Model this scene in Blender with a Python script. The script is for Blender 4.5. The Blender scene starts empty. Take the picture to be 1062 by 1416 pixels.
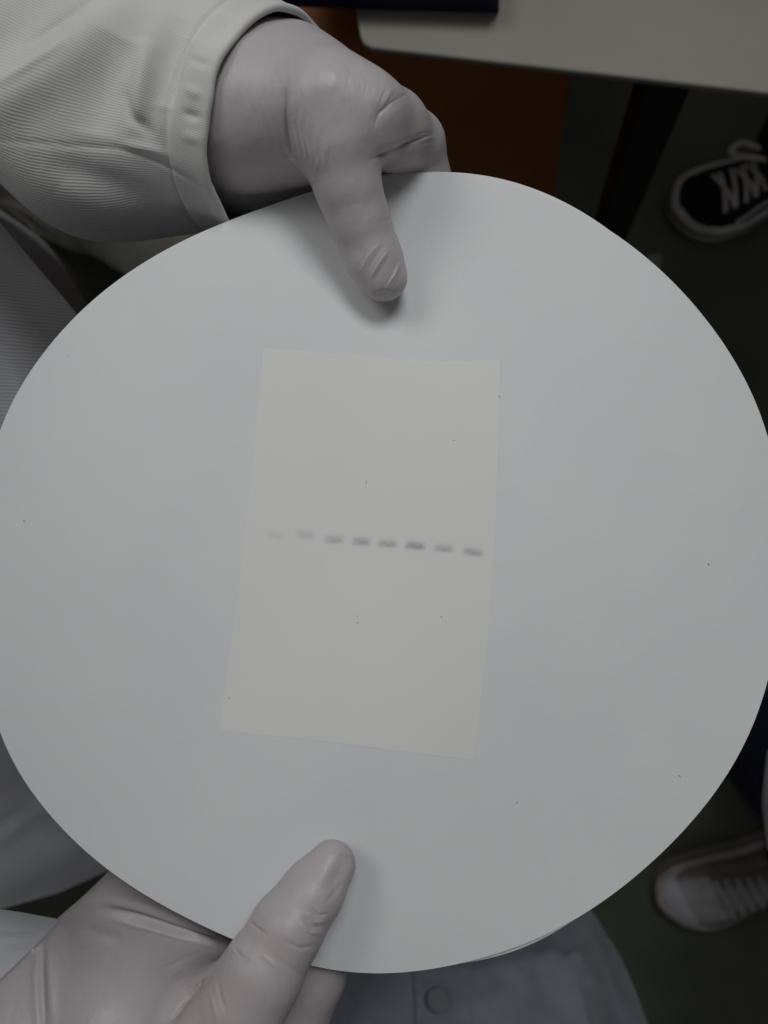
import bpy, math, random
import numpy as np
from mathutils import Vector

random.seed(4)
rng = np.random.default_rng(4)
S = bpy.context.scene
COL = S.collection

# ------------------------------------------------------------------ camera
FPX, PW, PH = 1070.0, 1062.0, 1416.0        # focal length in photo pixels
CAMZ = 1.12
TILT = math.radians(9.24)
cam_d = bpy.data.cameras.new('camera')
cam = bpy.data.objects.new('camera', cam_d)
COL.objects.link(cam)
cam.location = (0, 0, CAMZ)
cam.rotation_euler = (0, TILT, 0)
cam_d.lens = 4.3
cam_d.sensor_fit = 'VERTICAL'
cam_d.sensor_height = PH / FPX * 4.3
cam_d.sensor_width = PW / FPX * 4.3
cam_d.clip_start = 0.01
cam_d.clip_end = 60
cam_d.dof.use_dof = True
cam_d.dof.focus_distance = 0.232
cam_d.dof.aperture_fstop = 1.75
S.camera = cam

# ------------------------------------------------------------------ light
world = bpy.data.worlds.new('World')
S.world = world
world.use_nodes = True
world.node_tree.nodes['Background'].inputs['Color'].default_value = (0.97, 0.98, 1.0, 1)
world.node_tree.nodes['Background'].inputs['Strength'].default_value = 0.072


def ceiling_lamp(loc, target, sx, sy, power, col, spread):
    d = bpy.data.lights.new('ceiling_lamp', 'AREA')
    d.shape = 'RECTANGLE'
    d.size, d.size_y, d.energy, d.color = sx, sy, power, col
    d.spread = math.radians(spread)          # louvred fitting
    o = bpy.data.objects.new('ceiling_lamp', d)
    COL.objects.link(o)
    o.location = loc
    o.rotation_euler = (Vector(target) - Vector(loc)).to_track_quat('-Z', 'Y').to_euler()


ceiling_lamp((0.36, 0.88, 2.12), (-0.05, 0.07, 0.9), 0.7, 0.4, 0.67, (0.98, 0.995, 0.995), 43)
ceiling_lamp((-0.70, 0.75, 2.05), (-0.04, 0.05, 0.9), 0.9, 0.6, 0.48, (1.0, 0.99, 0.985), 45)
S.view_settings.view_transform = 'Standard'
S.view_settings.look = 'None'
S.view_settings.exposure = 0.0
S.view_settings.gamma = 1.0

# ------------------------------------------------------------------ frames
ct, st = math.cos(TILT), math.sin(TILT)
CR = np.array([ct, 0, -st]); CU = np.array([0, 1.0, 0]); CB = np.array([st, 0, ct])
CC = np.array([0, 0, CAMZ])
CM = np.stack([CR, CU, CB])                  # rows: camera axes in world


def to_world(V):
    return np.asarray(V) @ CM + CC


def at_depth(px, py, d):                     # camera coordinates
    return np.array([(px - PW / 2) / FPX * d, -(py - PH / 2) / FPX * d, -d])


def at_z(px, py, z):                         # world point on the level z
    r = at_depth(px, py, 1.0) @ CM
    return CC + r * ((z - CAMZ) / r[2])


def pix(V):                                  # camera coords -> photo px
    return PW / 2 - V[:, 0] / V[:, 2] * FPX, PH / 2 + V[:, 1] / V[:, 2] * FPX


# ------------------------------------------------------------------ paper shape (camera coordinates)
PXC, PYC, PD = 0.0037, -0.0176, 0.23367


def paper_z(x, y):
    u = np.clip((x - PXC) / 0.12, -1.05, 1.05); v = np.clip((y - PYC) / 0.12, -1.05, 1.05)
    h = .01 * (.238 * u**2 - .629 * u**3 + .529 * u**4 + .649 * u * v - .4956 * u**5)
    h = h + 0.0012 * np.sin(3.1 * u + 1.0 + 1.3 * v) * np.sin(2.7 * v + .5) + 0.0005 * np.sin(5.3 * u - 3.7 * v)
    h = h - .0011 * np.exp(-((u - .02) ** 2 + (v - .735) ** 2) / .026) - .0011 * np.exp(-((u + .15) ** 2 + (v + .74) ** 2) / .026)
    return -PD - .00808 * (x - PXC) - .00727 * (y - PYC) + h


def J(px, py, h):                            # point h millimetres above the paper's surface
    d = PD
    for _ in range(8):
        p = at_depth(px, py, d)
        d = -paper_z(p[0], p[1]) - h / 1000
    return at_depth(px, py, d)


OUTL = np.array([(0,586),(28,532.5),(70.7,474.6),(120,419.5),(169.6,382.7),(231.8,343.2),(283,320),(332.6,300.5),(385,283),(436.6,265.5),(482,250),(526,240.5),(575,238),(628,240),(666,246),(726,262),(786,286.6),(839,315),(867,336),(895,358),(915,375),(964,428.4),(1002.5,479),(1036,534),(1062,602),(1079,690),(1082,770),(1076,860),(1062,939),(1040,1008),(1004,1074),(960,1131),(908,1185),(860,1226),(790,1275),(712,1310),(616.5,1336),(555,1345),(499.6,1347.6),(447.6,1340),(385,1321),(319.7,1296),(263.7,1270),(197.8,1235),(141.7,1199),(82.4,1141.5),(49.4,1103.6),(19.8,1060.7),(0,1019.5),(-18,930),(-26,800),(-18,670)], float)
_th, _rr = [], []
for a in OUTL:
    p = J(a[0], a[1], 0)
    _th.append(math.atan2(p[1] - PYC, p[0] - PXC)); _rr.append(math.hypot(p[0] - PXC, p[1] - PYC))
_th = np.array(_th); _rr = np.array(_rr)
_o = np.argsort(_th); _th = _th[_o]; _rr = _rr[_o]
_tg = np.linspace(-math.pi, math.pi, 721)[:-1]
_rg = np.interp(_tg, _th, _rr, period=2 * math.pi)
for _ in range(3):
    k = 11
    _rg = np.mean([np.roll(_rg, i) for i in range(-k, k + 1)], axis=0)


def paper_radius(t):
    return np.interp(t, _tg, _rg, period=2 * math.pi)


# ------------------------------------------------------------------ object helpers
def mesh_object(name, V, F, mat, parent=None, uv=None, smooth=True, col=None, sharp=False):
    """V are world coordinates; the object's origin is put at the middle of its box."""
    V = np.asarray(V, float)
    c = (V.min(0) + V.max(0)) / 2
    me = bpy.data.meshes.new(name)
    if isinstance(F, np.ndarray):
        n, k = F.shape
        me.vertices.add(len(V)); me.vertices.foreach_set('co', (V - c).astype(np.float32).ravel())
        me.loops.add(n * k); me.loops.foreach_set('vertex_index', F.astype(np.int32).ravel())
        me.polygons.add(n); me.polygons.foreach_set('loop_start', np.arange(0, n * k, k, dtype=np.int32))
        me.update(calc_edges=True)
    else:
        me.from_pydata((V - c).tolist(), [], F)
        me.update()
    me.polygons.foreach_set('use_smooth', [smooth] * len(me.polygons))
    if sharp:
        me.set_sharp_from_angle(angle=math.radians(40))
    if uv is not None:
        uv = np.asarray(uv, np.float32)
        lay = me.uv_layers.new(name='UVMap')
        li = np.zeros(len(me.loops), np.int32); me.loops.foreach_get('vertex_index', li)
        lay.data.foreach_set('uv', uv[li].ravel())
    if col is not None:
        at = me.attributes.new('tint', 'FLOAT', 'POINT')
        at.data.foreach_set('value', np.asarray(col, np.float32))
    me.materials.append(mat)
    o = bpy.data.objects.new(name, me)
    COL.objects.link(o)
    o.location = c
    if parent is not None:
        o.parent = parent
        off = Vector(parent.location)
        if parent.parent is not None:
            off = off + Vector(parent.parent.location)
        o.location = Vector(c) - off
    return o


def thing(name, loc, label, cat, group=None):
    o = bpy.data.objects.new(name, None)
    o.empty_display_size = 0.05
    COL.objects.link(o)
    o.location = loc
    return tag(o, label, cat, group)


def tag(o, label, cat=None, group=None, kind=None):
    if label: o['label'] = label
    if cat: o['category'] = cat
    if group: o['group'] = group
    if kind: o['kind'] = kind
    return o


def grid_faces(nu, nv, wrap_v=False):
    i = np.arange(nu - 1)[:, None]; j = np.arange(nv if wrap_v else nv - 1)[None, :]
    j2 = (j + 1) % nv
    a = i * nv + j; b = (i + 1) * nv + j; c = (i + 1) * nv + j2; d = i * nv + j2
    return np.stack([a, b, c, d], -1).reshape(-1, 4)


def grid_normals(G):
    du = np.gradient(G, axis=0); dv = np.gradient(G, axis=1)
    n = np.cross(du, dv)
    return n / (np.linalg.norm(n, axis=-1, keepdims=True) + 1e-12)


def smoothnoise(x, y, seed=0, oct=3):
    r = np.random.default_rng(seed)
    out = np.zeros_like(x, dtype=float)
    for o in range(oct):
        for _ in range(4):
            a = r.uniform(0, 6.28); f = 2 ** o * r.uniform(.7, 1.3); ph = r.uniform(0, 6.28)
            out += np.sin((x * math.cos(a) + y * math.sin(a)) * f + ph) / (4 * 1.7 ** o)
    return out


def stroke_field(qx, qy, pts, w):
    """gaussian profile (with tapered ends) of the distance to a polyline, in photo pixels"""
    pts = np.asarray(pts, float)
    if len(pts) > 2:                         # smooth the polyline
        t = np.linspace(0, 1, len(pts)); tt = np.linspace(0, 1, 6 * len(pts))
        xs = np.interp(tt, t, pts[:, 0]); ys = np.interp(tt, t, pts[:, 1])
        for _ in range(3):
            xs[1:-1] = (xs[:-2] + 2 * xs[1:-1] + xs[2:]) / 4; ys[1:-1] = (ys[:-2] + 2 * ys[1:-1] + ys[2:]) / 4
        pts = np.c_[xs, ys]
    best = np.full(qx.shape, 1e9); tb = np.zeros(qx.shape)
    L = np.r_[0, np.cumsum(np.linalg.norm(np.diff(pts, axis=0), axis=1))]
    for i in range(len(pts) - 1):
        a, b = pts[i], pts[i + 1]
        d = b - a; l2 = d @ d + 1e-9
        t = np.clip(((qx - a[0]) * d[0] + (qy - a[1]) * d[1]) / l2, 0, 1)
        dd = np.hypot(qx - a[0] - t * d[0], qy - a[1] - t * d[1])
        m = dd < best
        best[m] = dd[m]; tb[m] = (L[i] + t[m] * math.sqrt(l2)) / L[-1]
    return np.exp(-(best / w) ** 2) * np.clip(np.sin(math.pi * np.clip(tb, .02, .98)), 0, 1) ** .6


def apply_strokes(V, N, strokes, tint=None):
    """V camera coords; strokes (points, width px, amplitude mm[, tint])"""
    V = V.copy()
    qx, qy = pix(V)
    face = np.clip(N[:, 2] * 4, 0, 1)
    for s in strokes:
        pts = np.asarray(s[0], float); w = s[1]
        m = (qx > pts[:, 0].min() - 3 * w) & (qx < pts[:, 0].max() + 3 * w) & (qy > pts[:, 1].min() - 3 * w) & (qy < pts[:, 1].max() + 3 * w) & (face > 0)
        if not m.any():
            continue
        g = stroke_field(qx[m], qy[m], pts, w) * face[m]
        V[m] += N[m] * (g * s[2] / 1000)[:, None]
        if tint is not None and len(s) > 3:
            tint[m] = np.maximum(tint[m], g * s[3])
    return V


# ------------------------------------------------------------------ materials
def new_mat(name):
    m = bpy.data.materials.new(name)
    m.use_nodes = True
    nt = m.node_tree
    return m, nt, nt.nodes['Principled BSDF']


def node(nt, t, **kw):
    n = nt.nodes.new(t)
    for k, v in kw.items():
        if k.startswith('i_'):
            n.inputs[k[2:].replace('_', ' ')].default_value = v
        else:
            setattr(n, k, v)
    return n


def ramp_mix(nt, fac, c1, c2, lo=.35, hi=.65):
    r = nt.nodes.new('ShaderNodeValToRGB')
    r.color_ramp.elements[0].position, r.color_ramp.elements[1].position = lo, hi
    r.color_ramp.elements[0].color = (*c1, 1); r.color_ramp.elements[1].color = (*c2, 1)
    nt.links.new(fac, r.inputs['Fac'])
    return r.outputs['Color']


def noisy(name, c1, c2, scale=20, rough=.6, bump=0.0, bscale=300, bdist=.0005, detail=6, spec=.3, metallic=0):
    m, nt, b = new_mat(name)
    tc = nt.nodes.new('ShaderNodeTexCoord')
    n1 = node(nt, 'ShaderNodeTexNoise', i_Scale=scale, i_Detail=detail)
    nt.links.new(tc.outputs['Object'], n1.inputs['Vector'])
    nt.links.new(ramp_mix(nt, n1.outputs['Fac'], c1, c2), b.inputs['Base Color'])
    b.inputs['Roughness'].default_value = rough
    b.inputs['Specular IOR Level'].default_value = spec
    b.inputs['Metallic'].default_value = metallic
    if bump:
        n2 = node(nt, 'ShaderNodeTexNoise', i_Scale=bscale, i_Detail=4)
        nt.links.new(tc.outputs['Object'], n2.inputs['Vector'])
        bp = node(nt, 'ShaderNodeBump', i_Strength=bump, i_Distance=bdist)
        nt.links.new(n2.outputs['Fac'], bp.inputs['Height'])
        nt.links.new(bp.outputs['Normal'], b.inputs['Normal'])
    return m


def cloth(name, c1, c2, pitch=.00092, strength=.17, axis='Y', rough=.85):
    """ribbed twill running along u; uv are metres"""
    m, nt, b = new_mat(name)
    uv = nt.nodes.new('ShaderNodeUVMap')
    sep = nt.nodes.new('ShaderNodeSeparateXYZ')
    nt.links.new(uv.outputs['UV'], sep.inputs['Vector'])
    dn = node(nt, 'ShaderNodeTexNoise', i_Scale=60.0, i_Detail=3)
    nt.links.new(uv.outputs['UV'], dn.inputs['Vector'])
    dm = node(nt, 'ShaderNodeMath', operation='MULTIPLY'); dm.inputs[1].default_value = .0022
    nt.links.new(dn.outputs['Fac'], dm.inputs[0])
    ad = node(nt, 'ShaderNodeMath', operation='ADD')
    nt.links.new(sep.outputs[axis], ad.inputs[0]); nt.links.new(dm.outputs[0], ad.inputs[1])
    mu = node(nt, 'ShaderNodeMath', operation='MULTIPLY'); mu.inputs[1].default_value = 2 * math.pi / pitch
    nt.links.new(ad.outputs[0], mu.inputs[0])
    si = node(nt, 'ShaderNodeMath', operation='SINE')
    nt.links.new(mu.outputs[0], si.inputs[0])
    fn = node(nt, 'ShaderNodeTexNoise', i_Scale=1400.0, i_Detail=2)
    mp = nt.nodes.new('ShaderNodeMapping')
    mp.inputs['Scale'].default_value = (.35, 1, 1) if axis == 'Y' else (1, .35, 1)
    nt.links.new(uv.outputs['UV'], mp.inputs['Vector']); nt.links.new(mp.outputs[0], fn.inputs['Vector'])
    a2 = node(nt, 'ShaderNodeMath', operation='MULTIPLY_ADD'); a2.inputs[1].default_value = 1.4
    nt.links.new(fn.outputs['Fac'], a2.inputs[0]); nt.links.new(si.outputs[0], a2.inputs[2])
    bp = node(nt, 'ShaderNodeBump', i_Strength=strength, i_Distance=.00025)
    nt.links.new(a2.outputs[0], bp.inputs['Height'])
    nt.links.new(bp.outputs['Normal'], b.inputs['Normal'])
    n1 = node(nt, 'ShaderNodeTexNoise', i_Scale=30.0, i_Detail=5)
    nt.links.new(uv.outputs['UV'], n1.inputs['Vector'])
    nt.links.new(ramp_mix(nt, n1.outputs['Fac'], c1, c2), b.inputs['Base Color'])
    b.inputs['Roughness'].default_value = rough
    b.inputs['Specular IOR Level'].default_value = .2
    b.inputs['Sheen Weight'].default_value = .15
    return m


M = {}
M['paper'] = noisy('filter_paper', (.708, .722, .728), (.745, .754, .758), 22, .9, .15, 700, .0004, detail=12, spec=.1)
M['paper_under'] = noisy('filter_paper_under', (.70, .71, .715), (.74, .75, .75), 9, .9, .12, 900, .0003, spec=.1)
M['membrane'] = noisy('membrane', (.752, .757, .738), (.776, .780, .760), 18, .7, .10, 700, .0002, spec=.25)
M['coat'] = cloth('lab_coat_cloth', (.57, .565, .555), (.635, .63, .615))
M['coat_shaded'] = cloth('shaded_lab_coat_cloth', (.36, .36, .372), (.42, .42, .432), .0016, .4, 'X')  # darker copy of the white coat cloth, shade put into the colour
M['coat_low_dimmed'] = cloth('dimmed_lower_sleeve_cloth', (.46, .47, .49), (.53, .54, .56), .0011, .2)  # same coat cloth, greyed so the lower sleeve comes out dimmer
M['coat_blue'] = cloth('photographer_coat_cloth', (.20, .21, .25), (.28, .29, .34), .0012, .2)
M['coat_side_shaded'] = noisy('shaded_coat_side_cloth', (.12, .117, .098), (.165, .16, .135), 30, .9, .3, 600)  # side of the coat, the sleeve's shade painted as dark olive
M['floor'] = noisy('floor_vinyl', (.078, .087, .062), (.118, .128, .094), 6, .45, .05, 200, detail=10)
M['laminate'] = noisy('table_laminate', (.27, .256, .218), (.30, .285, .245), 12, .5, spec=.3)
M['black_metal'] = noisy('black_metal', (.010, .010, .011), (.016, .016, .017), 30, .5)
M['wood'] = noisy('orange_wood', (.34, .115, .034), (.42, .15, .048), 7, .5, .05, 200)
M['blue'] = noisy('blue_folder', (.006, .007, .040), (.009, .010, .055), 10, .6)
M['scrap'] = noisy('scrap_paper', (.30, .31, .33), (.40, .41, .42), 40, .9)
M['rubber'] = noisy('white_rubber', (.55, .54, .52), (.64, .63, .61), 60, .7)
M['rubber_dirty'] = noisy('dirty_white_rubber', (.30, .27, .27), (.42, .38, .38), 40, .7)
M['black_canvas'] = noisy('black_canvas', (.010, .010, .014), (.016, .016, .022), 60, .9, .3, 700)
M['lace'] = noisy('white_lace', (.58, .56, .54), (.68, .66, .64), 200, .9, .4, 900)
M['brown_canvas'] = noisy('brown_suede', (.17, .14, .13), (.25, .215, .20), 50, .95, .3, 600)
M['white_canvas'] = noisy('white_canvas', (.36, .35, .35), (.46, .45, .45), 60, .9, .4, 600)
M['brown_line'] = noisy('brown_line', (.07, .05, .045), (.10, .07, .06), 60, .8)
M['cap'] = noisy('toe_rubber', (.46, .46, .50), (.54, .54, .58), 60, .55)
M['navy'] = noisy('navy_denim', (.010, .012, .036), (.018, .020, .052), 30, .9, .3, 900)
M['black_cloth'] = noisy('black_trousers', (.010, .010, .012), (.018, .018, .020), 30, .9, .3, 900)
M['button'] = noisy('coat_button', (.20, .205, .235), (.25, .255, .29), 80, .8)
M['dust'] = noisy('dust', (.42, .40, .38), (.54, .51, .48), 300, .9)

# latex glove: milky grey-white, skin shows a little pink where it is stretched
m, nt, b = new_mat('latex_glove')
tc = nt.nodes.new('ShaderNodeTexCoord')
n1 = node(nt, 'ShaderNodeTexNoise', i_Scale=28.0, i_Detail=4)
nt.links.new(tc.outputs['Object'], n1.inputs['Vector'])
base = ramp_mix(nt, n1.outputs['Fac'], (.435, .398, .410), (.525, .497, .505), .25, .75)
n2 = node(nt, 'ShaderNodeTexNoise', i_Scale=420.0, i_Detail=3)
nt.links.new(tc.outputs['Object'], n2.inputs['Vector'])
at = node(nt, 'ShaderNodeAttribute', attribute_name='tint')
ad = node(nt, 'ShaderNodeMath', operation='MULTIPLY')
nt.links.new(at.outputs['Fac'], ad.inputs[0])
r2 = node(nt, 'ShaderNodeMapRange'); r2.inputs['From Min'].default_value = .3; r2.inputs['From Max'].default_value = .7
r2.inputs['To Min'].default_value = .6
nt.links.new(n2.outputs['Fac'], r2.inputs['Value']); nt.links.new(r2.outputs['Result'], ad.inputs[1])
mx = node(nt, 'ShaderNodeMix', data_type='RGBA')
nt.links.new(ad.outputs[0], mx.inputs['Factor'])
nt.links.new(base, mx.inputs[6]); mx.inputs[7].default_value = (.42, .285, .29, 1)
nt.links.new(mx.outputs[2], b.inputs['Base Color'])
b.inputs['Roughness'].default_value = .43
b.inputs['Specular IOR Level'].default_value = .45
b.inputs['Subsurface Weight'].default_value = .12
b.inputs['Subsurface Radius'].default_value = (.004, .002, .0015)
b.inputs['Subsurface Scale'].default_value = 1.0
n3 = node(nt, 'ShaderNodeTexNoise', i_Scale=1.0, i_Detail=5, i_Distortion=.6)
mp = nt.nodes.new('ShaderNodeMapping'); mp.inputs['Scale'].default_value = (330, 90, 200); mp.inputs['Rotation'].default_value = (0, 0, .3)
nt.links.new(tc.outputs['Object'], mp.inputs['Vector']); nt.links.new(mp.outputs[0], n3.inputs['Vector'])
ma = node(nt, 'ShaderNodeMath', operation='MULTIPLY_ADD'); ma.inputs[1].default_value = .35
nt.links.new(n2.outputs['Fac'], ma.inputs[0]); nt.links.new(n3.outputs['Fac'], ma.inputs[2])
bp = node(nt, 'ShaderNodeBump', i_Strength=.22, i_Distance=.0009)
nt.links.new(ma.outputs[0], bp.inputs['Height']); nt.links.new(bp.outputs['Normal'], b.inputs['Normal'])
M['glove'] = m

# stained bands: purple-grey, soft ragged edge (strength per band comes from the mesh attribute)
m, nt, b = new_mat('band_stain')
at = node(nt, 'ShaderNodeAttribute', attribute_name='tint')
tc = nt.nodes.new('ShaderNodeTexCoord')
n1 = node(nt, 'ShaderNodeTexNoise', i_Scale=900.0, i_Detail=3)
nt.links.new(tc.outputs['Object'], n1.inputs['Vector'])
mr = node(nt, 'ShaderNodeMapRange'); mr.inputs['From Min'].default_value = .25; mr.inputs['From Max'].default_value = .75
mr.inputs['To Min'].default_value = .55; mr.inputs['To Max'].default_value = 1.2
nt.links.new(n1.outputs['Fac'], mr.inputs['Value'])
mm = node(nt, 'ShaderNodeMath', operation='MULTIPLY', use_clamp=True)
nt.links.new(at.outputs['Fac'], mm.inputs[0]); nt.links.new(mr.outputs['Result'], mm.inputs[1])
b.inputs['Base Color'].default_value = (.31, .28, .375, 1)
b.inputs['Roughness'].default_value = .9; b.inputs['Specular IOR Level'].default_value = .1
nt.links.new(mm.outputs[0], b.inputs['Alpha'])
M['band'] = m

# ------------------------------------------------------------------ setting: floor
f = mesh_object('floor', [(-8, -8, 0), (8, -8, 0), (8, 8, 0), (-8, 8, 0)], [(0, 1, 2, 3)], M['floor'], smooth=False)
tag(f, 'dark green vinyl floor far below the paper', kind='structure')


def box(name, x0, x1, y0, y1, z0, z1, mat, parent=None, bevel=0.0):
    V = [(x, y, z) for x in (x0, x1) for y in (y0, y1) for z in (z0, z1)]
    F = [(0, 1, 3, 2), (4, 6, 7, 5), (0, 4, 5, 1), (2, 3, 7, 6), (0, 2, 6, 4), (1, 5, 7, 3)]
    o = mesh_object(name, V, F, mat, parent, smooth=False)
    if bevel:
        md = o.modifiers.new('bevel', 'BEVEL'); md.width = bevel; md.segments = 3
    return o


def prism(name, poly, z0, z1, mat, parent=None, bevel=0.0, smooth=False):
    n = len(poly)
    V = [(p[0], p[1], z0) for p in poly] + [(p[0], p[1], z1) for p in poly]
    F = [tuple(range(n - 1, -1, -1)), tuple(range(n, 2 * n))] + [(i, (i + 1) % n, n + (i + 1) % n, n + i) for i in range(n)]
    o = mesh_object(name, V, F, mat, parent, smooth=smooth)
    if bevel:
        md = o.modifiers.new('bevel', 'BEVEL'); md.width = bevel; md.segments = 3
    return o


# ------------------------------------------------------------------ table, cabinet, folder
TZ = 0.70
corner = [at_z(500, 65, TZ), at_z(1300, 157, TZ), at_z(1300, -700, TZ), at_z(400, -560, TZ)]
tb = thing('table', (corner[1][0], corner[1][1], 0), 'beige laminate table with one black leg showing below its edge', 'table')
c0, c1, c3 = corner[0], corner[1], corner[3]
d1 = (c1 - c0) / np.linalg.norm(c1 - c0); d3 = (c3 - c0) / np.linalg.norm(c3 - c0)
rc = .006
arc = [c0 + d3 * rc, c0 + (d1 + d3) * rc * .28, c0 + d1 * rc]
poly = [p[:2] for p in (arc + corner[1:])]
prism('tabletop', poly, TZ - .005, TZ, M['laminate'], tb, .0015)
lp = at_z(926, 84, TZ - .012)
for q in (lp, lp + np.array([.55, -.064, 0]), lp + np.array([0.02, .5, 0]), lp + np.array([.57, .44, 0])):
    box('leg', q[0] - .0125, q[0] + .0125, q[1] - .0125, q[1] + .0125, 0, TZ - .0052, M['black_metal'], tb, .002)

Y0 = .305
pr = at_z(791, 100, TZ - .08)
xr = pr[0]
CABZ = .665
cb = thing('cabinet', (xr - .14, pr[1], 0), 'orange brown wooden cabinet standing under the beige table', 'cabinet')
box('body', xr - .28, xr, pr[1], pr[1] + .4, 0.03, CABZ, M['wood'], cb, .002)
box('plinth', xr - .26, xr - .02, pr[1] + .02, pr[1] + .38, 0, .0295, M['black_metal'], cb)

fl = thing('folder', at_z(560, -60, TZ), 'dark blue folder lying across the corner of the beige table', 'folder')
fa, fb, fc, fd = at_z(690, 17, TZ + .002), at_z(380, 8, TZ + .002), at_z(380, -400, TZ + .002), at_z(700, -400, TZ + .002)
prism('cover', [p[:2] for p in (fb, fa, fd, fc)], TZ + .001, TZ + .003, M['blue'], fl, .0008)
yin = np.array([0, .004])
prism('spine', [fb[:2], fa[:2], fa[:2] + yin, fb[:2] + yin], TZ + .0031, TZ + .0149, M['blue'], fl, .0008)
ins = [fb[:2] + yin * 1.5, fa[:2] + yin * 1.5 - np.array([.004, 0]), fd[:2] - np.array([.004, 0]), fc[:2]]
prism('sheets', ins, TZ + .0033, TZ + .0147, M['scrap'], fl)
prism('cover', [p[:2] for p in (fb, fa, fd, fc)], TZ + .015, TZ + .017, M['blue'], fl, .0008)

# scrap on the floor
p0 = at_z(905, 362, 0.02)
sv, sf = [], []
for k, (a, bq) in enumerate([(-.013, -.012), (.010, -.010), (.012, .013), (-.011, .011)]):
    sv.append((p0[0] + a, p0[1] + bq, .0005)); sv.append((p0[0] + a * .8, p0[1] + bq * .8, .016 + .006 * (k % 2)))
sf = [(0, 6, 4, 2), (1, 3, 5, 7), (0, 2, 3, 1), (2, 4, 5, 3), (4, 6, 7, 5), (6, 0, 1, 7)]
o = mesh_object('paper_scrap', sv, sf, M['scrap'], smooth=False)
tag(o, 'small pale scrap on the dark floor beside the round paper', 'scrap')


# ------------------------------------------------------------------ filter papers
def make_sheet(name, radius_fn, dz_fn, thick, mat):
    nr, na = 60, 480
    t = np.linspace(-math.pi, math.pi, na, endpoint=False)
    rad = radius_fn(t)
    s = np.linspace(0, 1, nr + 1)[1:]
    s = 1 - (1 - s) ** 1.15
    X = PXC + np.outer(s, rad * np.cos(t)); Y = PYC + np.outer(s, rad * np.sin(t))
    T = np.broadcast_to(t, X.shape)
    Zt = paper_z(X, Y) + dz_fn(X, Y, s[:, None] * np.ones_like(T), T)
    top = np.stack([X, Y, Zt], -1).reshape(-1, 3)
    c = np.array([[PXC, PYC, float(paper_z(PXC, PYC)) + float(dz_fn(np.array(PXC), np.array(PYC), np.array(0.), np.array(0.)))]])
    bot = top - [0, 0, thick]
    V = np.r_[top, bot, c, c - [0, 0, thick]]
    n = nr * na
    F = []
    g = grid_faces(nr, na, True)
    F += [tuple(q) for q in g.tolist()]
    F += [tuple(q[::-1]) for q in (g + n).tolist()]
    for j in range(na):
        j2 = (j + 1) % na
        F.append((2 * n, j, j2)); F.append((2 * n + 1, n + j2, n + j))
        e, e2 = (nr - 1) * na + j, (nr - 1) * na + j2
        F.append((e, n + e, n + e2, e2))
    return mesh_object(name, to_world(V), F, mat, sharp=True)


def bumpa(t, deg, w):
    d = (t - math.radians(deg) + math.pi) % (2 * math.pi) - math.pi
    return np.exp(-(d / math.radians(w)) ** 2)


o = make_sheet('filter_paper', paper_radius, lambda X, Y, s, T: 0 * X, .0004, M['paper'])
tag(o, 'large round white filter paper, top sheet carrying the stained membrane', 'filter paper', 'round filter papers held in a stack')
o = make_sheet('filter_paper', lambda t: paper_radius(t) - .0012 + .0030 * bumpa(t, 72, 20) + .0034 * bumpa(t, -72, 15),
               lambda X, Y, s, T: -.0009 - .0012 * s ** 6 * (bumpa(T, -72, 28) + .4 * bumpa(T, 70, 30)), .0004, M['paper_under'])
tag(o, 'second round filter paper, its rim peeking out below the top sheet at lower right', 'filter paper', 'round filter papers held in a stack')
o = make_sheet('filter_paper', lambda t: paper_radius(t) - .0015 + .0046 * bumpa(t, -73, 10) + .0022 * bumpa(t, 60, 16),
               lambda X, Y, s, T: -.0018 - .0026 * s ** 6 * (bumpa(T, -72, 28) + .4 * bumpa(T, 70, 30)), .0004, M['paper_under'])
tag(o, 'bottom round filter paper of the stack, a thin rim under the other two', 'filter paper', 'round filter papers held in a stack')

# ------------------------------------------------------------------ membrane with bands


def curve_pts(pts, n):
    pts = np.asarray(pts, float)
    L = np.r_[0, np.cumsum(np.linalg.norm(np.diff(pts, axis=0), axis=1))]
    t = np.linspace(0, L[-1], n)
    x = np.interp(t, L, pts[:, 0]); y = np.interp(t, L, pts[:, 1])
    for _ in range(2):
        x[1:-1] = (x[:-2] + x[1:-1] * 2 + x[2:]) / 4; y[1:-1] = (y[:-2] + 2 * y[1:-1] + y[2:]) / 4
    return np.c_[x, y]


nu, nv = 60, 90
topc = curve_pts([(365, 482), (430, 487), (520, 494), (600, 500), (650, 500), (692, 498)], nu)
botc = curve_pts([(303, 1011), (400, 1020), (480, 1029), (570, 1041), (655, 1051)], nu)
lefc = curve_pts([(365, 482), (351, 640), (344, 700), (334, 785), (318, 905), (303, 1011)], nv)
rigc = curve_pts([(692, 498), (690, 600), (687, 700), (678, 850), (667, 955), (655, 1051)], nv)
G = np.zeros((nu, nv, 3))
for i in range(nu):
    for j in range(nv):
        u, v = i / (nu - 1), j / (nv - 1)
        p = (1 - v) * topc[i] + v * botc[i] + (1 - u) * lefc[j] + u * rigc[j] - ((1 - u) * (1 - v) * topc[0] + u * (1 - v) * topc[-1] + (1 - u) * v * botc[0] + u * v * botc[-1])
        lift = .07 + .03 * math.exp(-((1 - u) / .1) ** 2) * (.5 + .5 * math.sin(v * 5 + .5)) + .03 * math.exp(-(v / .08) ** 2) * (.5 + .5 * math.sin(u * 7))
        G[i, j] = J(p[0], p[1], lift)


def membrane_at(px, py, h):
    return J(px, py, h)


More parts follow.
